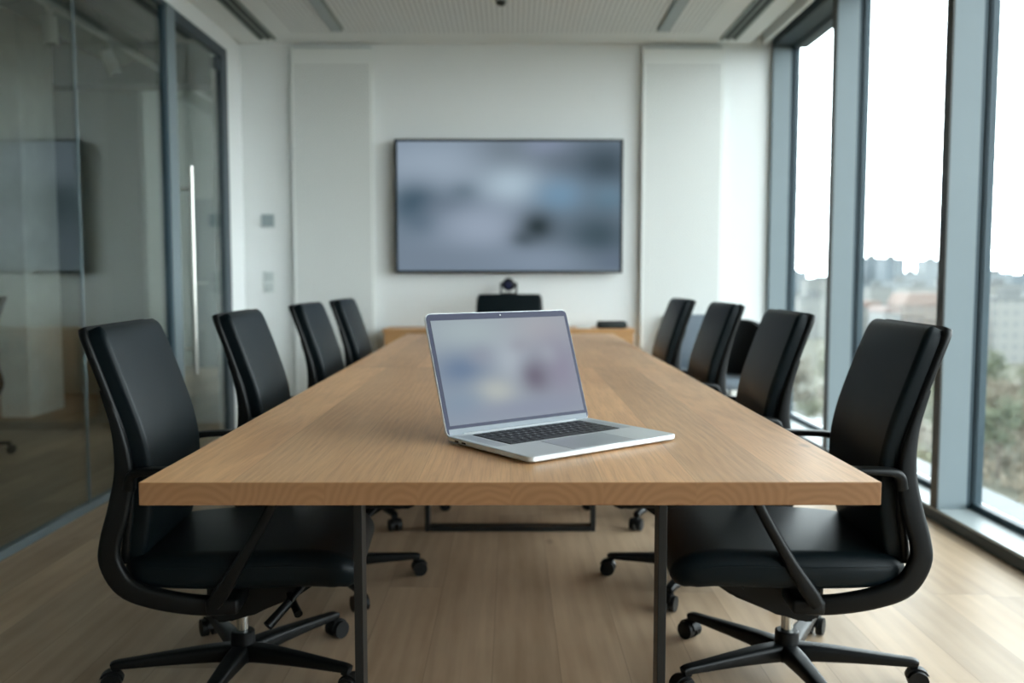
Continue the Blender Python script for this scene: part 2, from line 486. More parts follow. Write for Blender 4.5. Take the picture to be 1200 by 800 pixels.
gp = struct_empty('glass_partition', 'full-height glass partition of frameless panes along the left side', 'glass wall', (XL, 0, 0))
ys = [YF, -0.9, 0.1, 1.12, 2.14, 3.13, 4.15, 5.175]
for a, b in zip(ys, ys[1:]):
    obj('glass_pane', box(NB(), -0.018, -0.006, a + 0.003, b - 0.003, 0.035, 2.645), M['glass'], gp, smooth=False)
for a in ys[1:-1]:
    obj('joint_strip', box(NB(), -0.019, -0.005, a - 0.0029, a + 0.0029, 0.035, 2.645), M['alu'], gp, smooth=False)
obj('bottom_rail', box(NB(), -0.03, 0.012, YF, 5.175, 0.0, 0.036, 0.002), M['alu'], gp, smooth=False)
obj('top_rail', box(NB(), -0.03, 0.008, YF, 5.175, 2.64, 2.672, 0.002), M['alu_dark'], gp, smooth=False)
obj('end_post', box(NB(), -0.03, 0.014, 5.215, 5.345, 0.0, 2.672, 0.002), M['alu'], gp, smooth=False)
obj('post_gasket', box(NB(), -0.026, 0.006, 5.176, 5.215, 0.0, 2.672), M['gasket'], gp, smooth=False)

d1 = struct_empty('door_1', 'glass meeting room door with long vertical steel handle', 'door', (XL, 0, 0))
obj('glass_pane', box(NB(), -0.018, -0.006, 5.36, 6.19, 0.02, 2.60), M['glass'], d1, smooth=False)
bm = NB(); box(bm, -0.03, 0.01, 6.19, 6.315, 0.0, 2.672, 0.002); box(bm, -0.03, 0.01, 5.345, 6.19, 2.60, 2.672, 0.002)
obj('door_frame', bm, M['alu_dark'], d1, smooth=False)
bm = NB(); tube(bm, (0.055, 5.43, 0.50), (0.055, 5.43, 1.765), 0.0135)
hd = obj('door_handle', bm, M['brushed'], d1)
for z in (0.66, 1.63): obj('handle_bracket', tube(NB(), (-0.008, 5.43, z), (0.055, 5.43, z), 0.008), M['brushed'], hd)
bm = NB(); box(bm, -0.03, 0.0, 6.10, 6.19, 2.50, 2.58, 0.003)
obj('hinge', bm, M['alu_dark'], d1, smooth=False)

# right side: window wall
for k, y in enumerate(MUL):
    w = struct_empty('window_%d' % (k + 1), ['window pane next to the television wall', 'window pane beside the second and third chairs', 'window pane beside the nearest right chair',
        'window pane beside the photographer', 'window pane behind the photographer', 'last window pane before the solid wall'][k], 'window', (0, y, 0))
    y1 = y + 0.05
    nxt = (MUL[k + 1] - y + 0.05) if k + 1 < len(MUL) else YW - y
    obj('mullion', box(NB(), XR, 2.05, 0.0, 0.05, 0.0, 2.80, 0.0025), M['alu'], w, smooth=False)
    bm = NB(); box(bm, 2.05, 2.075, 0.004, 0.046, 0.05, 2.80); box(bm, 2.072, 2.115, -0.006, 0.056, 0.05, 2.80); box(bm, 2.080, 2.086, -0.012, 0.062, 0.05, 2.80)
    obj('gasket', bm, M['gasket'], w, smooth=False)
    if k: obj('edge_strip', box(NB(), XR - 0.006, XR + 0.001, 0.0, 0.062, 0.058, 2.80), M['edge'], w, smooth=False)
    obj('glass_pane', box(NB(), GX, GX + 0.012, nxt + 0.006, -0.006, 0.09, 2.772), M['win'], w, smooth=False)
    bm = NB(); box(bm, 2.072, 2.10, nxt + 0.006, -0.006, 0.055, 0.085)
    obj('bottom_rail', bm, M['gasket'], w, smooth=False)
struct('trim_1', box(NB(), XR - 0.004, 2.16, YW, YB, 0.012, 0.058, 0.003), M['sill'], 'low metal sill running under the windows', 'sill')
struct('trim_2', box(NB(), XR - 0.008, XR + 0.03, YW, YB, 0.0, 0.046, 0.001), M['alu_dark'], 'dark edge strip between floor and window sill', 'trim')
bm = NB(); box(bm, XR, 2.18, YF, YB, 2.772, 3.0); box(bm, 2.06, 2.10, YF, YB, 2.75, 2.772)
struct('trim_3', bm, M['alu_dark'], 'grey header frame above the windows', 'trim')
bm = NB(); box(bm, XR + 0.115, 2.06, YB - 0.045, YB, 0.0, 2.80)
struct('trim_4', bm, M['gasket'], 'dark jamb frame where windows meet the television wall', 'trim')
struct('wall_right', box(NB(), 2.16, 2.45, YF - 0.15, YB + 0.16, -0.6, 0.012), M['alu_dark'], 'outer ledge below the windows', 'wall')
struct('wall_side', box(NB(), XR, 2.45, YF, YW, 0.0, 3.0), M['wall'], 'white wall stretch after the last window', 'wall')
struct('roof_edge', box(NB(), 1.76, 2.45, YF - 0.15, YB + 0.16, 3.0, 3.5), M['alu_dark'], 'outer edge above the windows', 'roof')
struct('roof', box(NB(), -7.5, 2.45, YF - 0.15, 11.3, 3.52, 3.7), M['dark_ceil'], 'concrete slab above the room', 'roof')

# perforated acoustic panels on the end wall
for nm, x0, lab in (('acoustic_panel', -1.60, 'perforated white acoustic wall panel left of the television'), ('acoustic_panel', 0.968, 'perforated white acoustic wall panel right of the television')):
    t = thing(nm, lab, 'panel', (x0, YB - 0.055, 0.0), 0, None)
    obj('panel_face', box(NB(), 0.0, 0.597, 0.0, 0.025, 0.09, 2.755, 0.002), M['panel'], t, smooth=False)
    bm = NB(); box(bm, 0.012, 0.585, 0.025, 0.0545, 0.0, 2.775)
    obj('shadow_batten', bm, M['plate'], t, smooth=False)

for x0, x1, xg, in ((XL + 0.002, -1.60, 'left'), (-1.003, 0.968, 'middle'), (1.565, XR, 'right')):
    struct('baseboard_' + xg, box(NB(), x0 + 0.004, x1 - 0.004, YB - 0.012, YB, 0.0, 0.07, 0.002), M['wall'], 'low white skirting on the television wall, %s stretch' % xg, 'baseboard')

# ceiling vents, lamp strips, sprinkler
for xc, lab in ((-1.735, 'long slot air vent in the ceiling above the glass partition'), (1.56, 'long slot air vent in the ceiling near the windows')):
    t = thing('ceiling_vent', lab, 'vent', (xc, 0, ZC), 0, 'linear ceiling vents')
    obj('vent_backing', box(NB(), -0.05, 0.05, 0.5, 6.48, -0.008, -0.0005), M['slot'], t, smooth=False)
    bm = NB()
    for a, b in ((-0.06, -0.042), (-0.007, 0.007), (0.042, 0.06)): box(bm, a, b, 0.49, 6.49, -0.016, -0.0005, 0.002)
    obj('vent_frame', bm, M['ventalu'], t, smooth=False)
for xc, lab in ((-1.19, 'unlit linear ceiling lamp on the glass partition side'), (1.05, 'unlit linear ceiling lamp on the window side')):
    t = thing('ceiling_lamp', lab, 'lamp', (xc, 0, ZC - 0.004), 0, 'linear ceiling lamps')
    obj('lamp_housing', box(NB(), -0.042, 0.042, 1.2, 6.22, -0.022, 0.0038, 0.002), M['ventalu'], t, smooth=False)
    obj('diffuser', box(NB(), -0.034, 0.034, 1.208, 6.212, -0.026, -0.020, 0.002), M['strip'], t, smooth=False)
t = thing('smoke_detector', 'small dark round detector on the middle of the ceiling', 'detector', (-0.058, 5.58, ZC - 0.004))
obj('detector_base', lathe(NB(), [(0.04, 0.0), (0.04, -0.012), (0.036, -0.014)], 24), M['plate'], t)
obj('detector_dome', lathe(NB(), [(0.03, -0.012), (0.03, -0.026), (0.022, -0.036), (0.01, -0.04)], 24), M['slot'], t)

# wall plates on the end wall
t = thing('touch_panel', 'small grey square control panel on the white wall beside the door', 'panel', (-1.80, YB, 1.515))
obj('panel_body', box(NB(), -0.05, 0.05, -0.014, 0.002, -0.05, 0.05, 0.004), M['plate'], t)
obj('panel_screen', box(NB(), -0.042, 0.042, -0.0155, -0.013, -0.042, 0.042, 0.001), M['touch'], t)
t = thing('light_switch', 'white double light switch on the wall below the grey control panel', 'switch', (-1.80, YB, 1.06))
obj('switch_plate', box(NB(), -0.045, 0.045, -0.010, -0.0005, -0.08, 0.08, 0.004), M['white_plastic'], t)
for z in (-0.038, 0.038):
    obj('rocker', box(NB(), -0.032, 0.032, -0.015, -0.009, z - 0.033, z + 0.033, 0.003), M['plate'], t)

# ------------------------------------------------------------------ television
t = thing('television', 'large wall-mounted television showing a blurred grey-blue picture', 'television', (-0.845, YB - 0.09, 1.125))
bm = NB(); box(bm, 0.0, 1.67, 0.0, 0.045, 0.0, 0.975, 0.006)
obj('tv_casing', bm, M['tvframe'], t)
bm = NB()
for a in ((0.0, 1.67, 0.0, 0.02), (0.0, 1.67, 0.957, 0.975), (0.0, 0.02, 0.0, 0.975), (1.65, 1.67, 0.0, 0.975)):
    box(bm, a[0], a[1], -0.006, 0.004, a[2], a[3], 0.002)
obj('bezel', bm, M['tvframe'], t)
obj('screen', box(NB(), 0.0, 1.63, 0.0, 0.006, 0.0, 0.937), M['tv'], t, smooth=False, loc=(0.02, -0.003, 0.02))
bm = NB(); box(bm, 0.5, 1.17, 0.045, 0.0895, 0.25, 0.75, 0.004)
obj('wall_mount', bm, M['legsteel'], t)

# ------------------------------------------------------------------ sideboard and what stands on it
SBY = 6.30
t = thing('sideboard', 'low oak sideboard below the television', 'sideboard', (-0.90, SBY, 0))
obj('cabinet_body', box(NB(), 0.0, 1.78, 0.018, YB - SBY - 0.016, 0.06, 0.70, 0.002), M['cabinet'], t, smooth=False)
obj('cabinet_top', box(NB(), -0.006, 1.786, -0.006, YB - SBY - 0.014, 0.70, 0.728, 0.003), M['cabinet'], t, smooth=False)
obj('plinth', box(NB(), 0.03, 1.75, 0.04, YB - SBY - 0.02, 0.0, 0.06), M['legsteel'], t, smooth=False)
for i in range(4):
    d = obj('cabinet_door', box(NB(), 0.004 + i * 0.445, 0.441 + i * 0.445, 0.0, 0.018, 0.065, 0.695, 0.002), M['cabinet'], t, smooth=False)
    hx = 0.39 + i * 0.445 if i % 2 == 0 else 0.055 + i * 0.445
    obj('door_pull', box(NB(), hx - 0.006, hx + 0.006, -0.012, 0.002, 0.55, 0.66, 0.002), M['legsteel'], d)

t = thing('conference_camera', 'black round-headed video camera on a short stand under the television', 'camera', (-0.012, 6.46, 0.728))
obj('stand_base', lathe(NB(), [(0.07, 0.0), (0.07, 0.01), (0.03, 0.022), (0.018, 0.03)], 28), M['plastic'], t)
obj('stand_pole', tube(NB(), (0, 0, 0.02), (0, 0, 0.235), 0.014), M['plastic'], t)
bm = NB(); lathe(bm, [(0.02, 0.225), (0.055, 0.235), (0.055, 0.25), (0.03, 0.258)], 24)
for s in (-1, 1): box(bm, s * 0.055 - 0.008, s * 0.055 + 0.008, -0.025, 0.025, 0.24, 0.33, 0.004)
obj('yoke', bm, M['plastic'], t)
bm = NB(); bmesh.ops.create_uvsphere(bm, u_segments=24, v_segments=16, radius=0.048, matrix=Matrix.Translation((0, 0, 0.315)))
hd = obj('camera_head', bm, M['plastic'], t)
bm = NB(); tube(bm, (0, -0.03, 0.312), (0, -0.056, 0.310), 0.028, 0.026)
obj('lens_barrel', bm, M['bezel'], hd)

t = thing('conference_speaker', 'flat dark box-shaped speaker on the right end of the sideboard', 'speaker', (0.735, 6.42, 0.728))
obj('speaker_body', box(NB(), -0.105, 0.105, -0.06, 0.06, 0.0, 0.05, 0.012, 3), M['fabric_black'], t)
obj('speaker_grille', box(NB(), -0.09, 0.09, -0.0625, -0.055, 0.012, 0.04, 0.003), M['slot'], t)
t = thing('remote_control', 'small pale remote control lying on the sideboard beside the speaker', 'remote', (0.53, 6.40, 0.728))
obj('remote_body', box(NB(), -0.05, 0.05, -0.018, 0.018, 0.0, 0.014, 0.004), M['white_plastic'], t)
obj('button_pad', box(NB(), -0.03, 0.03, -0.01, 0.01, 0.0138, 0.0155, 0.0005), M['plate'], t)

# ------------------------------------------------------------------ conference table
TY0, TW, TL = 1.578, 0.671, 4.20
t = thing('conference_table', 'long oak conference table with thick top and thin black legs', 'table', (0, TY0, 0))
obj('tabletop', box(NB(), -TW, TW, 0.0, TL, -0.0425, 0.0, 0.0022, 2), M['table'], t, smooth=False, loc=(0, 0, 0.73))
for yy in (0.47, 2.19, 3.72):
    x1 = 0.369
    for lx in (-x1, x1 - 0.02):
        obj('leg', box(NB(), lx, lx + 0.02, yy, yy + 0.06, 0.0, 0.6875, 0.0012), M['legsteel'], t, smooth=False)
    obj('foot_bar', box(NB(), -x1 + 0.0205, x1 - 0.0205, yy, yy + 0.06, 0.0, 0.022, 0.0012), M['legsteel'], t, smooth=False)
    obj('top_bar', box(NB(), -x1 + 0.0205, x1 - 0.0205, yy, yy + 0.06, 0.667, 0.6874, 0.0012), M['legsteel'], t, smooth=False)

# ------------------------------------------------------------------ laptop
LW, LD, LT = 0.4275, 0.302, 0.0125
lp = thing('laptop', 'open silver laptop with blurred picture on its screen', 'laptop', (0.039, 1.724, 0.73), radians(37.6))
def rr_box(bm, w, d, z0, z1, r, cx, cy, edge=0.0):
    """Rounded-corner slab; edge softens the lower and upper rims."""
    rings = []
    lv = [(z0, edge), (z0 + edge * 0.8, 0), (z1 - edge * 0.4, 0), (z1, edge * 0.4)] if edge else [(z0, 0), (z1, 0)]
    for z, ins in lv:
        rings.append([bm.verts.new((cx + u, cy + v, z)) for u, v in rrect(w - 2 * ins, d - 2 * ins, r - ins * 0.5, 6)])
    n = len(rings[0])
    for a, b in zip(rings, rings[1:]):
        for i in range(n):
            j = (i + 1) % n
            bm.faces.new((a[i], a[j], b[j], b[i]))
    bm.faces.new(rings[0][::-1]); bm.faces.new(rings[-1])
    return bm
bs = obj('base', rr_box(NB(), LW, LD, 0.003, 0.003 + LT, 0.014, LW / 2, LD / 2, 0.004), M['alu_laptop'], lp)
ztop = 0.003 + LT
for fx in (0.05, LW - 0.05):
    for fy in (0.04, LD - 0.04): obj('foot', lathe(NB(), [(0.009, 0.0), (0.010, 0.0035)], 16, (fx, fy, 0)), M['rubber'], bs)
for fy in (LD - 0.045, LD - 0.072): obj('port', box(NB(), -0.0006, 0.004, fy - 0.008, fy + 0.008, 0.0065, 0.0112, 0.0015), M['rubber'], bs)
kx0, kx1, ky0, ky1 = 0.052, LW - 0.052, 0.130, 0.271
kb = obj('keyboard', box(NB(), kx0, kx1, ky0, ky1, ztop - 0.001, ztop + 0.0004), M['keywell'], lp, label='black keyboard', smooth=False)
rows = [14, 14, 14, 13, 12, 9]
legend_specs = []
chars = ['', '1234567890-=', 'QWERTYUIOP[]', 'ASDFGHJKL;', 'ZXCVBNM,./', '']
rh = (ky1 - ky0) / 5.75
ktop = ztop + 0.0017
for ri, n in enumerate(rows):
    h = rh * 0.75 if ri == 0 else rh
    yb = ky1 - (0 if ri == 0 else rh * 0.75 + rh * (ri - 1)) - h
    W = kx1 - kx0
    ws = [1.0] * n
    if ri == 1: ws[-1] = 1.5
    if ri == 2: ws[0] = 1.5
    if ri == 3: ws[0] = 1.8; ws[-1] = 1.8
    if ri == 4: ws[0] = 2.3; ws[-1] = 2.3
    if ri == 5: ws = [1, 1, 1, 1.25, 5.2, 1.25, 1, 1.5, 1.5]
    tot = sum(ws); x = kx0
    for ki, wk in enumerate(ws):
        kw = W * wk / tot
        obj('key', box(NB(), x + 0.0014, x + kw - 0.0014, yb + 0.0013, yb + h - 0.0013, ztop + 0.0002, ktop, 0.0005, 1), M['keyblack'], kb, smooth=False)
        cs = chars[ri]
        off = 1
        if cs and 0 <= ki - off < len(cs): legend_specs.append((cs[ki - off], x + kw / 2, yb + h / 2))
        elif ri != 5 or ki != 4: legend_specs.append(('-', x + kw / 2, yb + h / 2))
        x += kw
bm = NB()
for ch, cx, cy in legend_specs:
    cu = bpy.data.curves.new('t', 'FONT'); cu.body = ch; cu.size = 0.0085 if ch != '-' else 0.010; cu.align_x = 'CENTER'; cu.align_y = 'CENTER'
    to = bpy.data.objects.new('t', cu); COL.objects.link(to)
    me = to.to_mesh()
    k0 = len(bm.verts)
    bm.from_mesh(me); bm.verts.ensure_lookup_table()
    for v in bm.verts[k0:]: v.co = Vector((cx + v.co.x, cy + v.co.y, ktop + 0.00015))
    to.to_mesh_clear(); bpy.data.objects.remove(to); bpy.data.curves.remove(cu)
obj('key_legend', bm, M['legend'], kb, smooth=False)
tp = obj('trackpad', box(NB(), LW / 2 - 0.088, LW / 2 + 0.088, 0.008, 0.119, ztop - 0.001, ztop + 0.0003, 0.0002, 1), M['alu_pad'], lp, smooth=False)
bm = NB()
for a in ((LW / 2 - 0.0888, LW / 2 + 0.0888, 0.1188, 0.1198), (LW / 2 - 0.0890, LW / 2 - 0.0881, 0.008, 0.1192), (LW / 2 + 0.0881, LW / 2 + 0.0890, 0.008, 0.1192)):
    box(bm, a[0], a[1], a[2], a[3], ztop - 0.001, ztop + 0.0002)
obj('trackpad_gap', bm, M['keywell'], tp, smooth=False)
bm = NB(); box(bm, LW / 2 - 0.036, LW / 2 + 0.036, -0.0004, 0.007, ztop - 0.0042, ztop + 0.0003, 0.0012)
obj('finger_notch', bm, M['white_metal'], bs)
for x0 in (0.016, LW - 0.044):
    obj('speaker_grille', box(NB(), x0, x0 + 0.028, ky0, ky1, ztop - 0.001, ztop + 0.0001), M['alu_pad'], lp, smooth=False)
# lid: authored upright (x, z), then tipped back about the hinge line
LL = 0.287
tilt = radians(-18.6)
bm = NB()
pts = rrect(LW, LL, 0.014, 6)
ringA = [bm.verts.new((LW / 2 + u, 0.0, LL / 2 + v)) for u, v in pts]
ringB = [bm.verts.new((LW / 2 + u, 0.006, LL / 2 + v)) for u, v in pts]
n = len(pts)
for i in range(n):
    j = (i + 1) % n
    bm.faces.new((ringA[i], ringA[j], ringB[j], ringB[i]))
bm.faces.new(ringA[::-1]); bm.faces.new(ringB)
lid = obj('lid', bm, M['alu_laptop'], lp, loc=(0, LD - 0.008, ztop - 0.003), rot=(tilt, 0, 0))
bm = NB()
pts = rrect(LW - 0.0024, LL - 0.0024, 0.013, 6)
f = [bm.verts.new((LW / 2 + u, -0.0011, LL / 2 + v)) for u, v in pts]
g = [bm.verts.new((LW / 2 + u, 0.0005, LL / 2 + v)) for u, v in pts]
for i in range(n):
    j = (i + 1) % n
    bm.faces.new((f[i], f[j], g[j], g[i]))
bm.faces.new(f[::-1]); bm.faces.new(g)
obj('bezel', bm, M['bezel'], lid)
obj('screen', box(NB(), 0.0, 0.405, 0.0, 0.0008, 0.0, 0.246), M['lapscreen'], lid, smooth=False, loc=((LW - 0.405) / 2, -0.0017, 0.024))
obj('chin_strip', box(NB(), 0.006, LW - 0.006, -0.0016, 0.0008, 0.0, 0.0165, 0.0006), M['chin'], lid, smooth=False)
bm = NB(); tube(bm, (LW / 2, -0.0016, LL - 0.0085), (LW / 2, -0.0009, LL - 0.0085), 0.0016, None, 12)
obj('webcam', bm, M['legend'], lid)
obj('hinge', tube(NB(), (0.045, LD - 0.007, ztop - 0.002), (LW - 0.045, LD - 0.007, ztop - 0.002), 0.0045), M['alu_pad'], lp)

# ------------------------------------------------------------------ swivel conference chairs
def make_chair():
    c = thing('office_chair', '', 'chair')
    # seat cushion: rounded slab with a waterfall front
    bm = NB()
    path = [(-0.235, 0, 0.352, 0.40, 0.055), (-0.20, 0, 0.353, 0.455, 0.080), (-0.10, 0, 0.354, 0.49, 0.093), (0.05, 0, 0.355, 0.51, 0.098),
            (0.17, 0, 0.356, 0.51, 0.097), (0.24, 0, 0.354, 0.505, 0.095), (0.295, 0, 0.343, 0.49, 0.088), (0.325, 0, 0.325, 0.455, 0.062), (0.337, 0, 0.316, 0.42, 0.028)]
    sweep(bm, smooth_path(path, 4), rad=0.42, k=6)
    st = obj('seat', bm, M['leather'], c, ang=60)
    for s in (-1, 1):
        pp = [(-0.19, s * 0.2285, 0.369), (-0.1, s * 0.2455, 0.3705), (0.05, s * 0.2557, 0.3715), (0.17, s * 0.2557, 0.372), (0.25, s * 0.251, 0.366), (0.285, s * 0.243, 0.354)]
        q = smooth_path(pp, 4)
        obj('seam', sweep(NB(), [p + (0.0034, 0.0034) for p in q], rad=0.45, k=2), M['leather'], st)
    # backrest cushion and its shell
    bm = NB()
    prof = [(-0.214, 0.372, 0.40), (-0.203, 0.43, 0.425), (-0.190, 0.52, 0.435), (-0.187, 0.61, 0.44), (-0.203, 0.70, 0.444), (-0.232, 0.79, 0.447), (-0.266, 0.885, 0.444), (-0.287, 0.937, 0.432), (-0.296, 0.957, 0.405)]
    path = [(x, 0, z, w, 0.052 if 0.40 < z < 0.94 else (0.034 if z > 0.94 else 0.04)) for x, z, w in prof]
    sweep(bm, smooth_path(path, 5), rad=0.28, k=6)
    bk = obj('backrest', bm, M['leather'], c, ang=60)
    bm = NB()
    path = [(x - 0.0245, 0, z + 0.001, w + 0.016, 0.022) for x, z, w in prof]
    sweep(bm, smooth_path(path, 5), rad=0.45, k=4)
    sh = obj('back_shell', bm, M['plastic'], c, ang=60)
    # thin raised piping where cushion meets shell
    for s in (-1, 1):
        q = smooth_path([(x - 0.016, s * (w / 2 + 0.001), z) for x, z, w in prof[1:]], 5)
        obj('piping', sweep(NB(), [p + (0.0045, 0.0045) for p in q], rad=0.45, k=2), M['leather'], bk)
    # curved side frames running from the back shell under the seat
    for s in (-1, 1):
        bm = NB()
        path = [(-0.268, s * 0.222, 0.81, 0.014, 0.018), (-0.236, s * 0.226, 0.71, 0.020, 0.028), (-0.222, s * 0.231, 0.61, 0.026, 0.044), (-0.234, s * 0.236, 0.52, 0.028, 0.052), (-0.256, s * 0.238, 0.44, 0.030, 0.050),
                (-0.258, s * 0.237, 0.385, 0.031, 0.053), (-0.226, s * 0.233, 0.325, 0.032, 0.054), (-0.165, s * 0.228, 0.293, 0.033, 0.052), (-0.08, s * 0.218, 0.270, 0.034, 0.050), (0.0, s * 0.205, 0.259, 0.036, 0.046), (0.035, s * 0.198, 0.262, 0.034, 0.030)]
        sweep(bm, smooth_path(path, 5), rad=0.38, k=4)
        fr = obj('side_frame', bm, M['plastic'], c, ang=60)
        # armrest: level pad, then a strut sloping back down to the frame
        bm = NB()
        path = [(-0.205, s * 0.246, 0.570, 0.028, 0.030), (-0.196, s * 0.252, 0.602, 0.032, 0.026), (-0.165, s * 0.257, 0.614, 0.038, 0.018), (-0.08, s * 0.263, 0.617, 0.044, 0.016), (0.03, s * 0.265, 0.617, 0.046, 0.016),
                (0.11, s * 0.264, 0.613, 0.044, 0.017), (0.155, s * 0.262, 0.590, 0.034, 0.022), (0.146, s * 0.260, 0.545, 0.028, 0.026), (0.110, s * 0.258, 0.475, 0.027, 0.027), (0.058, s * 0.255, 0.385, 0.028, 0.030),
                (0.012, s * 0.250, 0.312, 0.030, 0.040), (-0.012, s * 0.244, 0.277, 0.032, 0.034)]
        sweep(bm, smooth_path(path, 5), rad=0.36, k=4)
        obj('armrest', bm, M['plastic'], c, ang=60)
    # tilt mechanism under the seat
    bm = NB()
    prism(bm, [(0.255, 0.316), (0.225, 0.282), (0.17, 0.245), (0.06, 0.202), (-0.01, 0.180), (-0.045, 0.182), (-0.06, 0.21), (-0.065, 0.316)], 'y', -0.125, 0.125)
    bmesh.ops.bevel(bm, geom=bm.edges[:], offset=0.010, segments=3, affect='EDGES')
    for s in (-1, 1): box(bm, -0.035, 0.045, min(s * 0.11, s * 0.24), max(s * 0.11, s * 0.24), 0.245, 0.285, 0.008)
    mc = obj('tilt_mechanism', bm, M['plastic'], c, ang=50)
    bm = NB(); tube(bm, (0.20, -0.10, 0.290), (0.165, -0.20, 0.262), 0.008); tube(bm, (0.165, -0.20, 0.262), (0.118, -0.245, 0.218), 0.011, 0.013)
    tube(bm, (0.14, -0.10, 0.262), (0.185, -0.19, 0.225), 0.008, 0.011)
    obj('lever', bm, M['plastic'], mc)
    bm = NB(); tube(bm, (0.14, 0.12, 0.285), (0.14, 0.165, 0.285), 0.014, 0.012)
    obj('tension_knob', bm, M['plastic'], mc)
    bm = NB(); tube(bm, (0.215, 0.0, 0.29), (0.215, 0.0, 0.255), 0.018)
    obj('stop_block', bm, M['plastic'], mc)
    # gas lift, hub, five legs with casters
    gl = obj('gas_lift', tube(NB(), (0, 0, 0.09), (0, 0, 0.21), 0.0165), M['chrome'], c, label='polished steel column')
    bmh = lathe(NB(), [(0.034, 0.046), (0.044, 0.052), (0.043, 0.078), (0.033, 0.088), (0.032, 0.126), (0.028, 0.129)], 28)
    hub = obj('base_hub', bmh, M['plastic'], c)
    for o in c.children:
        if o not in (gl, hub): o.location.z = 0.016
    return c

def leg_meshes():
    bm = NB()
    path = [(0.020, 0, 0.070, 0.054, 0.048), (0.08, 0, 0.073, 0.050, 0.044), (0.18, 0, 0.073, 0.041, 0.034), (0.28, 0, 0.071, 0.033, 0.025), (0.322, 0, 0.070, 0.029, 0.022), (0.336, 0, 0.067, 0.026, 0.018)]
    sweep(bm, smooth_path(path, 4), rad=0.3, k=4)
    box(bm, 0.312, 0.336, -0.012, 0.012, 0.052, 0.074, 0.005)
    leg = mesh_of('leg', bm, M['plastic'], True, 50)
    bm = NB()
    for s in (-1, 1):
        tube(bm, (0.336, s * 0.006, 0.027), (0.336, s * 0.026, 0.027), 0.027, 0.026, 24)
    box(bm, 0.322, 0.352, -0.006, 0.006, 0.028, 0.050, 0.003)
    # hood over the wheels
    sec = [(0.336 + 0.031 * cos(radians(a)), 0.027 + 0.031 * sin(radians(a))) for a in range(20, 181, 16)] + [(0.308, 0.034), (0.336, 0.044), (0.364, 0.040)]
    prism(bm, sec[:10] + [(0.306, 0.03), (0.316, 0.032), (0.336, 0.05), (0.362, 0.040)], 'y', -0.013, 0.013)
    tube(bm, (0.322, 0, 0.05), (0.322, 0, 0.075), 0.006)
    cst = mesh_of('caster', bm, M['rubber'], True, 40)
    return leg, cst
LEGM, CSTM = leg_meshes()
def add_base(c, a0):
    """Five legs, the first at local angle a0 (degrees)."""
    for k in range(5):
        o = bpy.data.objects.new('leg', LEGM); COL.objects.link(o); o.parent = c
        o.rotation_euler = (0, 0, radians(a0 + 72 * k))
        w = bpy.data.objects.new('caster', CSTM); COL.objects.link(w); w.parent = o

proto = make_chair()
CH = 'black conference chairs round the table'
chairs = [  # x, y, facing degrees, one world leg angle, scale, label
    (0.764, 2.385, 176, 202, 'black leather swivel chair at the near right corner of the table and nearest the viewer'),
    (0.690, 3.15, 178, 240, 'second black swivel chair along the window side from the near table end'),
    (0.700, 4.09, 180, 243, 'third black swivel chair along the window side from the near table end'),
    (0.655, 4.90, 180, 220, 'farthest black leather swivel chair along the window side, near the grey armchair'),
    (-0.738, 2.385, 4, 124, 'black leather swivel chair at the near left corner of the table and nearest the viewer'),
    (-0.665, 3.15, 2, 12, 'second black swivel chair along the glass partition from the near table end'),
    (-0.642, 4.09, 0, -65, 'third black swivel chair along the glass partition from the near table end'),
    (-0.620, 4.85, 0, 20, 'farthest black leather swivel chair along the glass partition side, near the sideboard'),
    (-0.006, 5.86, -90, 54, 'black swivel chair at the head of the table, back showing above the laptop'),
    (-3.42, 5.35, 205, 20, 'black swivel chair behind the glass partition in the next room'),
]
first = True
made = []
for (x, y, face, leg, lab) in chairs:
    c = proto if first else copy_tree(proto)
    first = False
    c.location = (x, y, 0); c.rotation_euler = (0, 0, radians(face))
    c['label'] = lab; c['group'] = CH
    made.append((c, leg - face))
for c, a in made: add_base(c, a)
made[-1][0]['group'] = 'chairs in the next room'

# ------------------------------------------------------------------ two lounge seats by the windows
t = thing('armchair', 'blue-grey upholstered armchair in the far window corner', 'armchair', (1.36, 6.30, 0), radians(-92))
bm = NB(); sweep(bm, smooth_path([(-0.22, 0, 0.30, 0.44, 0.07), (-0.225, 0, 0.5, 0.46, 0.08), (-0.235, 0, 0.72, 0.46, 0.08), (-0.24, 0, 0.82, 0.43, 0.06)], 4), rad=0.35)
obj('backrest', bm, M['fabric_grey'], t, ang=60)
bm = NB(); box(bm, -0.23, 0.22, -0.20, 0.20, 0.30, 0.43, 0.035, 4)
obj('seat', bm, M['fabric_grey'], t, ang=60)
for s in (-1, 1):
    bm = NB(); box(bm, -0.22, 0.18, s * 0.225 - 0.03, s * 0.225 + 0.03, 0.28, 0.58, 0.025, 4)
    obj('armrest', bm, M['fabric_grey'], t, ang=60)
for sx in (-0.19, 0.19):
    for sy in (-0.18, 0.18):
        obj('leg', tube(NB(), (sx * 0.9, sy * 0.9, 0.31), (sx, sy, 0.0), 0.013, 0.010), M['legsteel'], t)

t = thing('lounge_chair', 'round-backed black lounge chair on white slatted base by the windows', 'armchair', (1.39, 5.60, 0), radians(-120))
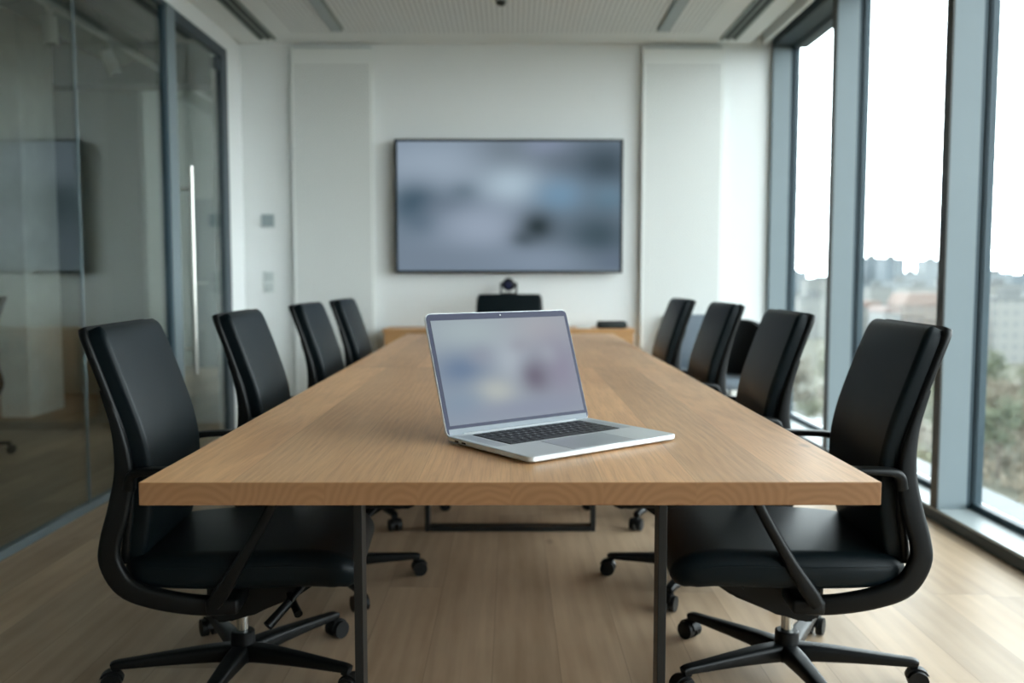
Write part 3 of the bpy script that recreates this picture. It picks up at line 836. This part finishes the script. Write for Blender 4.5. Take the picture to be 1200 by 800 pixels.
# curved shell: an arc of a rounded tub
bm = NB()
rows_ = []
for k in range(9):
    v = k / 8.0
    row = []
    for i in range(25):
        a = radians(60 + 240 * i / 24)
        top = 0.825 - 0.30 * abs((i - 12) / 12.0) ** 2.2
        z = 0.45 + (top - 0.45) * v
        r = 0.195 + 0.035 * sin(v * pi * 0.6)
        row.append((r * cos(a), r * sin(a), z))
    rows_.append(row)
V0 = [[bm.verts.new(p) for p in r] for r in rows_]
V1 = [[bm.verts.new((p[0] * 0.84, p[1] * 0.84, p[2] - 0.004)) for p in r] for r in rows_]
for k in range(8):
    for i in range(24):
        bm.faces.new((V0[k][i], V0[k][i + 1], V0[k + 1][i + 1], V0[k + 1][i]))
        bm.faces.new((V1[k][i], V1[k + 1][i], V1[k + 1][i + 1], V1[k][i + 1]))
for i in range(24):
    bm.faces.new((V0[8][i], V0[8][i + 1], V1[8][i + 1], V1[8][i])); bm.faces.new((V0[0][i], V1[0][i], V1[0][i + 1], V0[0][i + 1]))
for k in range(8):
    bm.faces.new((V0[k][0], V0[k + 1][0], V1[k + 1][0], V1[k][0])); bm.faces.new((V0[k][24], V1[k][24], V1[k + 1][24], V0[k + 1][24]))
obj('backrest', bm, M['fabric_black'], t, ang=60)
obj('seat', lathe(NB(), [(0.16, 0.40), (0.22, 0.41), (0.23, 0.44), (0.21, 0.465), (0.1, 0.47)], 36), M['fabric_grey'], t, ang=60)
for k in range(14):
    a = 2 * pi * k / 14
    p0 = (0.205 * cos(a), 0.205 * sin(a), 0.41); p1 = (0.17 * cos(a), 0.17 * sin(a), 0.02)
    obj('base_slat', sweep(NB(), [p0 + (0.05, 0.012), p1 + (0.035, 0.012)], side=(-sin(a), cos(a), 0)), M['white_metal'], t)
obj('floor_ring', lathe(NB(), [(0.20, 0.0), (0.20, 0.02), (0.15, 0.022)], 36), M['white_metal'], t)

# ------------------------------------------------------------------ the next room behind the glass
struct('wall_corridor_end', box(NB(), -7.5, XL - 0.1, 10.8, 11.0, 0.0, 3.52), M['grey_wall'], 'grey end wall of the room behind the glass partition', 'wall')
bm = NB(); box(bm, -7.5, -7.3, YF, 10.8, 0.0, 0.8); box(bm, -7.5, -7.3, YF, 10.8, 2.7, 3.52)
box(bm, -7.5, -7.3, YF, 8.6, 0.8, 2.7); box(bm, -7.5, -7.3, 10.4, 10.8, 0.8, 2.7)  # unseen opening added between these pieces to let daylight into the passage
struct('wall_corridor_side', bm, M['grey_wall'], 'grey far wall of the room behind the glass partition', 'wall')
struct('wall_corridor_inner', box(NB(), XL - 0.1, XL, YB + 0.16, 10.8, 0.0, 3.52), M['grey_wall'], 'grey inner wall of the passage behind the television wall', 'wall')
struct('wall_corridor_partition', box(NB(), -7.3, -3.42, 8.3, 8.42, 0.0, 2.8), M['grey_wall'], 'grey cross wall behind the concrete column', 'wall')
struct('beam', box(NB(), -7.3, XL - 0.1, 8.0, 8.3, 2.80, 3.16), M['beam'], 'dark blue-grey ceiling beam in the next room', 'beam')
struct('column', box(NB(), -3.99, -3.75, 6.9, 7.42, 0.0, 3.52, 0.01), M['concrete'], 'pale concrete column in the next room', 'column')
d2 = struct_empty('door_2', 'dark grey door at the end of the passage behind the glass', 'door', (-3.84, 10.8, 0))
obj('door_leaf', box(NB(), 0.0, 0.80, -0.05, -0.003, 0.0, 2.03, 0.003), M['door_dark'], d2, smooth=False)
obj('door_handle', tube(NB(), (0.06, -0.09, 1.02), (0.19, -0.09, 1.02), 0.011), M['brushed'], d2)
t = thing('light_track', 'long pale light track hanging below the dark ceiling behind the glass', 'light track', (-3.0, 0, 2.85))
obj('track_bar', box(NB(), -0.02, 0.02, 3.0, 9.5, 0.0, 0.035, 0.003), M['white_plastic'], t, smooth=False)
for yy in (3.6, 6.2, 8.9): obj('hanger', tube(NB(), (0, yy, 0.03), (0, yy, 0.67), 0.004), M['ventalu'], t)
def spot(y, tilt, lab):
    s = thing('track_spotlight', lab, 'spotlight', (-3.0, y, 2.85), radians(20), 'white track spotlights')
    obj('adapter', box(NB(), -0.018, 0.018, -0.06, 0.06, -0.035, -0.0005, 0.004), M['white_plastic'], s)
    obj('stem', tube(NB(), (0, 0, -0.03), (0, 0, -0.09), 0.008), M['white_plastic'], s)
    bm = NB()
    d = Vector((sin(tilt), 0, -cos(tilt)))
    c = Vector((0, 0, -0.15))
    tube(bm, c - d * 0.085, c + d * 0.085, 0.046, 0.046, 28)
    h = obj('lamp_head', bm, M['white_plastic'], s)
    bm = NB(); tube(bm, c + d * 0.080, c + d * 0.086, 0.036, 0.036, 28)
    obj('lens', bm, M['slot'], h)
spot(5.92, radians(3), 'white track spotlight hanging straight down, nearer of the two behind the glass')
spot(6.80, radians(22), 'white track spotlight tilted sideways, farther of the two behind the glass')
t = thing('air_duct', 'round grey air duct under the dark ceiling behind the glass door', 'duct', (-3.45, 0, 3.12))
bm = NB(); tube(bm, (0, 6.0, 0), (0, 10.79, 0), 0.17, None, 32)
obj('duct_pipe', bm, M['ventalu'], t)
for k in range(5): obj('joint_ring', tube(NB(), (0, 6.2 + k * 1.05, 0), (0, 6.24 + k * 1.05, 0), 0.178, None, 32), M['ventalu'], t)
obj('hanger', tube(NB(), (0, 7.0, 0.16), (0, 7.0, 0.40), 0.006), M['legsteel'], t)

# ------------------------------------------------------------------ outside: park and city far below
GZ = -22.0
M['ground'] = plain('park_ground', (76, 74, 61), 0.95, var=0.25, scale=0.03)
M['asphalt'] = plain('road_asphalt', (116, 118, 118), 0.9, var=0.06, scale=0.1)
ground = struct('ground', box(NB(), 4.0, 16000, -400, 20000, GZ - 1, GZ), M['ground'], 'park and city ground far below the windows', 'ground')
struct('road', box(NB(), 44, 52, -300, 900, GZ - 0.5, GZ + 0.03), M['asphalt'], 'pale road between the trees below', 'road')

leafm = []
for i, (a, b) in enumerate((((79, 82, 62), (105, 105, 85)), ((70, 77, 60), (94, 98, 79)), ((92, 85, 72), (116, 107, 93)), ((87, 81, 73), (110, 103, 94)))):
    m, tt, bb = base('tree_foliage_%s' % 'abcd'[i])
    tt.l(tt.mix(tt.noise(tt.obj(), 0.9, 3), lin(a), lin(b)), bb.inputs['Base Color'])
    bb.inputs['Roughness'].default_value = 0.9
    leafm.append(m)
M['bark'] = plain('bark', (92, 84, 76), 0.95, var=0.2, scale=2)
def tree_proto(kind, h, w, leaves):
    rnd = random.Random(kind * 13 + 5)
    t = thing('tree', '', 'tree')
    bm = NB(); tube(bm, (0, 0, 0), (0, 0, h * 0.5), 0.28, 0.17, 8)
    for k in range(7):
        a = 2 * pi * k / 7 + rnd.random(); z0 = h * (0.28 + 0.22 * rnd.random())
        tube(bm, (0, 0, z0), (w * 0.34 * cos(a), w * 0.34 * sin(a), z0 + h * 0.26), 0.11, 0.03, 6)
    obj('trunk', bm, M['bark'], t)
    bm = NB()
    clumps = []
    for k in range(26):
        a = rnd.random() * 2 * pi; rr = sqrt(rnd.random()) * w * 0.42; zz = h * (0.38 + 0.52 * rnd.random())
        lim = 1.0 - 0.5 * abs(zz / h - 0.6) / 0.4
        clumps.append(Vector((rr * lim * cos(a), rr * lim * sin(a), zz)))
    for k in range(leaves):
        c = rnd.choice(clumps) + Vector((rnd.gauss(0, 1), rnd.gauss(0, 1), rnd.gauss(0, 0.8))) * w * 0.085
        n_ = Vector((rnd.gauss(0, 1), rnd.gauss(0, 1), rnd.gauss(0, 1) + 0.6)).normalized()
        u = n_.orthogonal().normalized(); v = n_.cross(u)
        s = 0.20 + 0.18 * rnd.random()
        q = [bm.verts.new(c + u * s), bm.verts.new(c + v * s * 0.6), bm.verts.new(c - u * s), bm.verts.new(c - v * s * 0.6)]
        bm.faces.new(q)
    obj('foliage', bm, leafm[kind], t, smooth=False)
    return t
tp_ = [tree_proto(0, 12, 9, 1700), tree_proto(1, 14, 8, 1700), tree_proto(2, 11, 9, 1300), tree_proto(3, 13, 8, 1000)]
kinds = ['leafy pale olive tree in the park below the windows', 'dense green tree in the park below the windows', 'brownish budding tree in the park below the windows', 'bare grey-brown tree in the park below the windows']
used = [False] * 4
rnd = random.Random(21)
spots_ = []
tries = 0
while len(spots_) < 170 and tries < 20000:
    tries += 1
    ang = rnd.uniform(0.24, 0.85)              # slope x / y seen from the room
    dist = 34 + 150 * rnd.random() ** 1.5
    x = dist * ang / sqrt(1 + ang * ang); y = dist / sqrt(1 + ang * ang)
    if x < 20 or 42 < x < 54: continue
    if any((x - a) ** 2 + (y - b) ** 2 < 74 for a, b in spots_): continue
    spots_.append((x, y))
for (x, y) in spots_:
    k = rnd.choice((0, 0, 1, 2, 2, 3))
    c = copy_tree(tp_[k]) if used[k] else tp_[k]
    used[k] = True
    c.location = (x, y, GZ); s = rnd.uniform(0.62, 0.84); c.scale = (s, s, s * rnd.uniform(0.9, 1.05)); c.rotation_euler = (0, 0, rnd.uniform(0, 6.28))
    c['label'] = kinds[k]; c['group'] = kinds[k].replace(' tree in', ' trees in')

# scrub covering the ground between the trunks
bm = NB()
rnd = random.Random(4)
for k in range(2600):
    cx = rnd.uniform(19, 110); cy = rnd.uniform(24, 175)
    if not 0.2 < cx / cy < 1.0 or 43 < cx < 53: continue
    hh = rnd.uniform(0.6, 2.6)
    for q in range(9):
        c = Vector((cx + rnd.gauss(0, 0.8), cy + rnd.gauss(0, 0.8), GZ + 0.1 + hh * rnd.random()))
        n_ = Vector((rnd.gauss(0, 1), rnd.gauss(0, 1), rnd.gauss(0, 1) + 0.8)).normalized()
        u = n_.orthogonal().normalized(); v = n_.cross(u); sz = 0.35 + 0.3 * rnd.random()
        bm.faces.new([bm.verts.new(c + u * sz), bm.verts.new(c + v * sz * 0.6), bm.verts.new(c - u * sz), bm.verts.new(c - v * sz * 0.6)])
obj('undergrowth', bm, leafm[2], ground, smooth=False)

def building(x0, x1, dist, top, depth, mats, lab, roof=(84, 86, 86), gable=False, cat='building'):
    """x0, x1: slopes x/y of its ends seen from the room; top: height over eye level per unit distance."""
    xa, xb = x0 * dist, x1 * dist
    w = xb - xa; h = 1.1 + top * dist - GZ
    b = thing('city_building', lab, cat, ((xa + xb) / 2, dist, GZ))
    obj('walls', box(NB(), -w / 2, w / 2, 0, depth, 0, h), mats, b, smooth=False)
    rm = plain('roofing', roof, 0.9, var=0.05, scale=0.2)
    if gable:
        bm = NB(); hh = min(w, depth) * 0.32
        prism(bm, [(-w / 2 - 0.4, h), (w / 2 + 0.4, h), (w / 2 - w * 0.12, h + hh), (-w / 2 + w * 0.12, h + hh)], 'y', -0.4, depth + 0.4)
        obj('roof', bm, rm, b, smooth=False)
    else:
        bm = NB(); box(bm, -w / 2 - 0.2, w / 2 + 0.2, -0.2, depth + 0.2, h, h + 0.8)
        obj('roof', bm, rm, b, smooth=False)
        bm = NB(); box(bm, -w * 0.2, w * 0.12, depth * 0.3, depth * 0.6, h + 0.8, h + 3.2)
        obj('roof_housing', bm, rm, b, smooth=False)
FA = facade('facade_slab', (90, 98, 104), (72, 82, 90), 3.2, 3.0, 0.6, 0.5, 0.7)
FB = facade('facade_pale', (116, 117, 116), (90, 95, 100), 3.4, 3.1, 0.45, 0.5, 0.7)
FC = facade('facade_white', (114, 114, 111), (90, 95, 98), 2.8, 3.0, 0.5, 0.45, 0.6)
FD = facade('facade_brick', (114, 106, 100), (92, 91, 92), 3.0, 3.1, 0.4, 0.5, 0.6)
FE = facade('facade_far', (108, 114, 118), (98, 104, 109), 4.0, 3.3, 0.5, 0.5, 0.5)
D = 1040.0
def sl(px): return (px - 598) / D
def el(py): return (324 - py) / D
building(sl(1014), sl(1035.5), 645, el(303), 16, FA, 'grey slab tower block on the skyline, left of the joined pair')
building(sl(1037), sl(1059), 612, el(304), 16, FA, 'grey slab tower block on the skyline, right of the joined pair')
building(sl(1083), sl(1106), 900, el(305), 20, FE, 'pale slim tower on the skyline right of the tower pair')
building(sl(922), sl(945), 900, el(319), 18, FE, 'low pale block on the skyline beside the end wall window')
building(sl(946), sl(990), 700, el(328), 18, FC, 'long white block below the skyline in the far window')
building(sl(918), sl(938), 420, el(344), 14, FB, 'pale grey block low in the far window')
building(sl(940), sl(985), 330, el(350), 14, FC, 'white flat-roofed block low in the far window')
building(sl(1008), sl(1018), 480, el(330), 14, FA, 'narrow blue-grey block at the foot of the tower pair')
building(sl(1020), sl(1046), 420, el(337), 13, FC, 'white house block in front of the tower pair')
building(sl(1047), sl(1072), 460, el(331), 14, FE, 'grey flat block in front of the right tower')
building(sl(1064), sl(1104), 380, el(338), 12, FC, 'white row block below the slim tower')
building(sl(1060), sl(1112), 250, el(358), 11, FD, 'beige house with reddish roof in the middle window', (106, 92, 86), True)
building(sl(1010), sl(1034), 260, el(360), 11, FC, 'white house with reddish roof in the middle window', (108, 94, 88), True)
building(sl(1036), sl(1056), 240, el(366), 10, FB, 'pale house with pinkish roof in the middle window', (110, 98, 94), True)
building(sl(1158), sl(1186), 760, el(320), 18, FE, 'low grey block on the skyline in the nearest window')
building(sl(1188), sl(1240), 820, el(322), 18, FA, 'blue-grey block on the skyline in the nearest window')
building(sl(1160), sl(1196), 400, el(335), 14, FC, 'white block under the skyline in the nearest window')
building(sl(1198), sl(1250), 360, el(338), 14, FB, 'pale block under the skyline at the edge of the nearest window')
building(sl(1166), sl(1230), 235, el(352), 12, FC, 'long white building above the treetops in the nearest window')
building(sl(1060), sl(1082), 780, el(320), 16, FE, 'low pale block between the tower pair and the slim tower')
building(sl(1108), sl(1156), 520, el(328), 14, FB, 'pale block behind the window fin')
building(sl(990), sl(1008), 640, el(322), 14, FE, 'pale block behind the far window fin')
building(sl(1260), sl(1380), 430, el(326), 18, FB, 'wide pale block beyond the edge of the window')

# ------------------------------------------------------------------ sky and light
w = bpy.data.worlds.new('overcast_sky'); SC.world = w; w.use_nodes = True
nt = w.node_tree
bgn = nt.nodes['Background']
tc = nt.nodes.new('ShaderNodeTexCoord'); sp = nt.nodes.new('ShaderNodeSeparateXYZ'); rp = nt.nodes.new('ShaderNodeValToRGB')
nt.links.new(tc.outputs['Generated'], sp.inputs[0]); nt.links.new(sp.outputs[2], rp.inputs[0]); nt.links.new(rp.outputs[0], bgn.inputs[0])
rp.color_ramp.elements[0].position = 0.0; rp.color_ramp.elements[0].color = (0.87, 0.96, 1.0, 1)
rp.color_ramp.elements[1].position = 0.62; rp.color_ramp.elements[1].color = (0.31, 0.345, 0.355, 1)
bgn.inputs[1].default_value = 10.5

# ------------------------------------------------------------------ camera
cd = bpy.data.cameras.new('camera'); cam = bpy.data.objects.new('camera', cd); COL.objects.link(cam)
cd.sensor_width = 36.0; cd.lens = 36.0 * 1040 / 1200
cam.location = (0, 0, 1.10)
cam.rotation_euler = (pi / 2 - math.atan(76 / 1040), 0, -math.atan(2 / 1040))
cd.dof.use_dof = True; cd.dof.focus_distance = 1.93; cd.dof.aperture_fstop = 2.2
cd.clip_end = 30000
SC.camera = cam

SC.view_settings.view_transform = 'Standard'; SC.view_settings.look = 'None'
SC.view_settings.gamma = 1.0; SC.view_settings.use_curve_mapping = False
SC.view_settings.exposure = 0.36
SC.cycles.max_bounces = 12; SC.cycles.diffuse_bounces = 6; SC.cycles.transparent_max_bounces = 24
SC.cycles.use_denoising = True
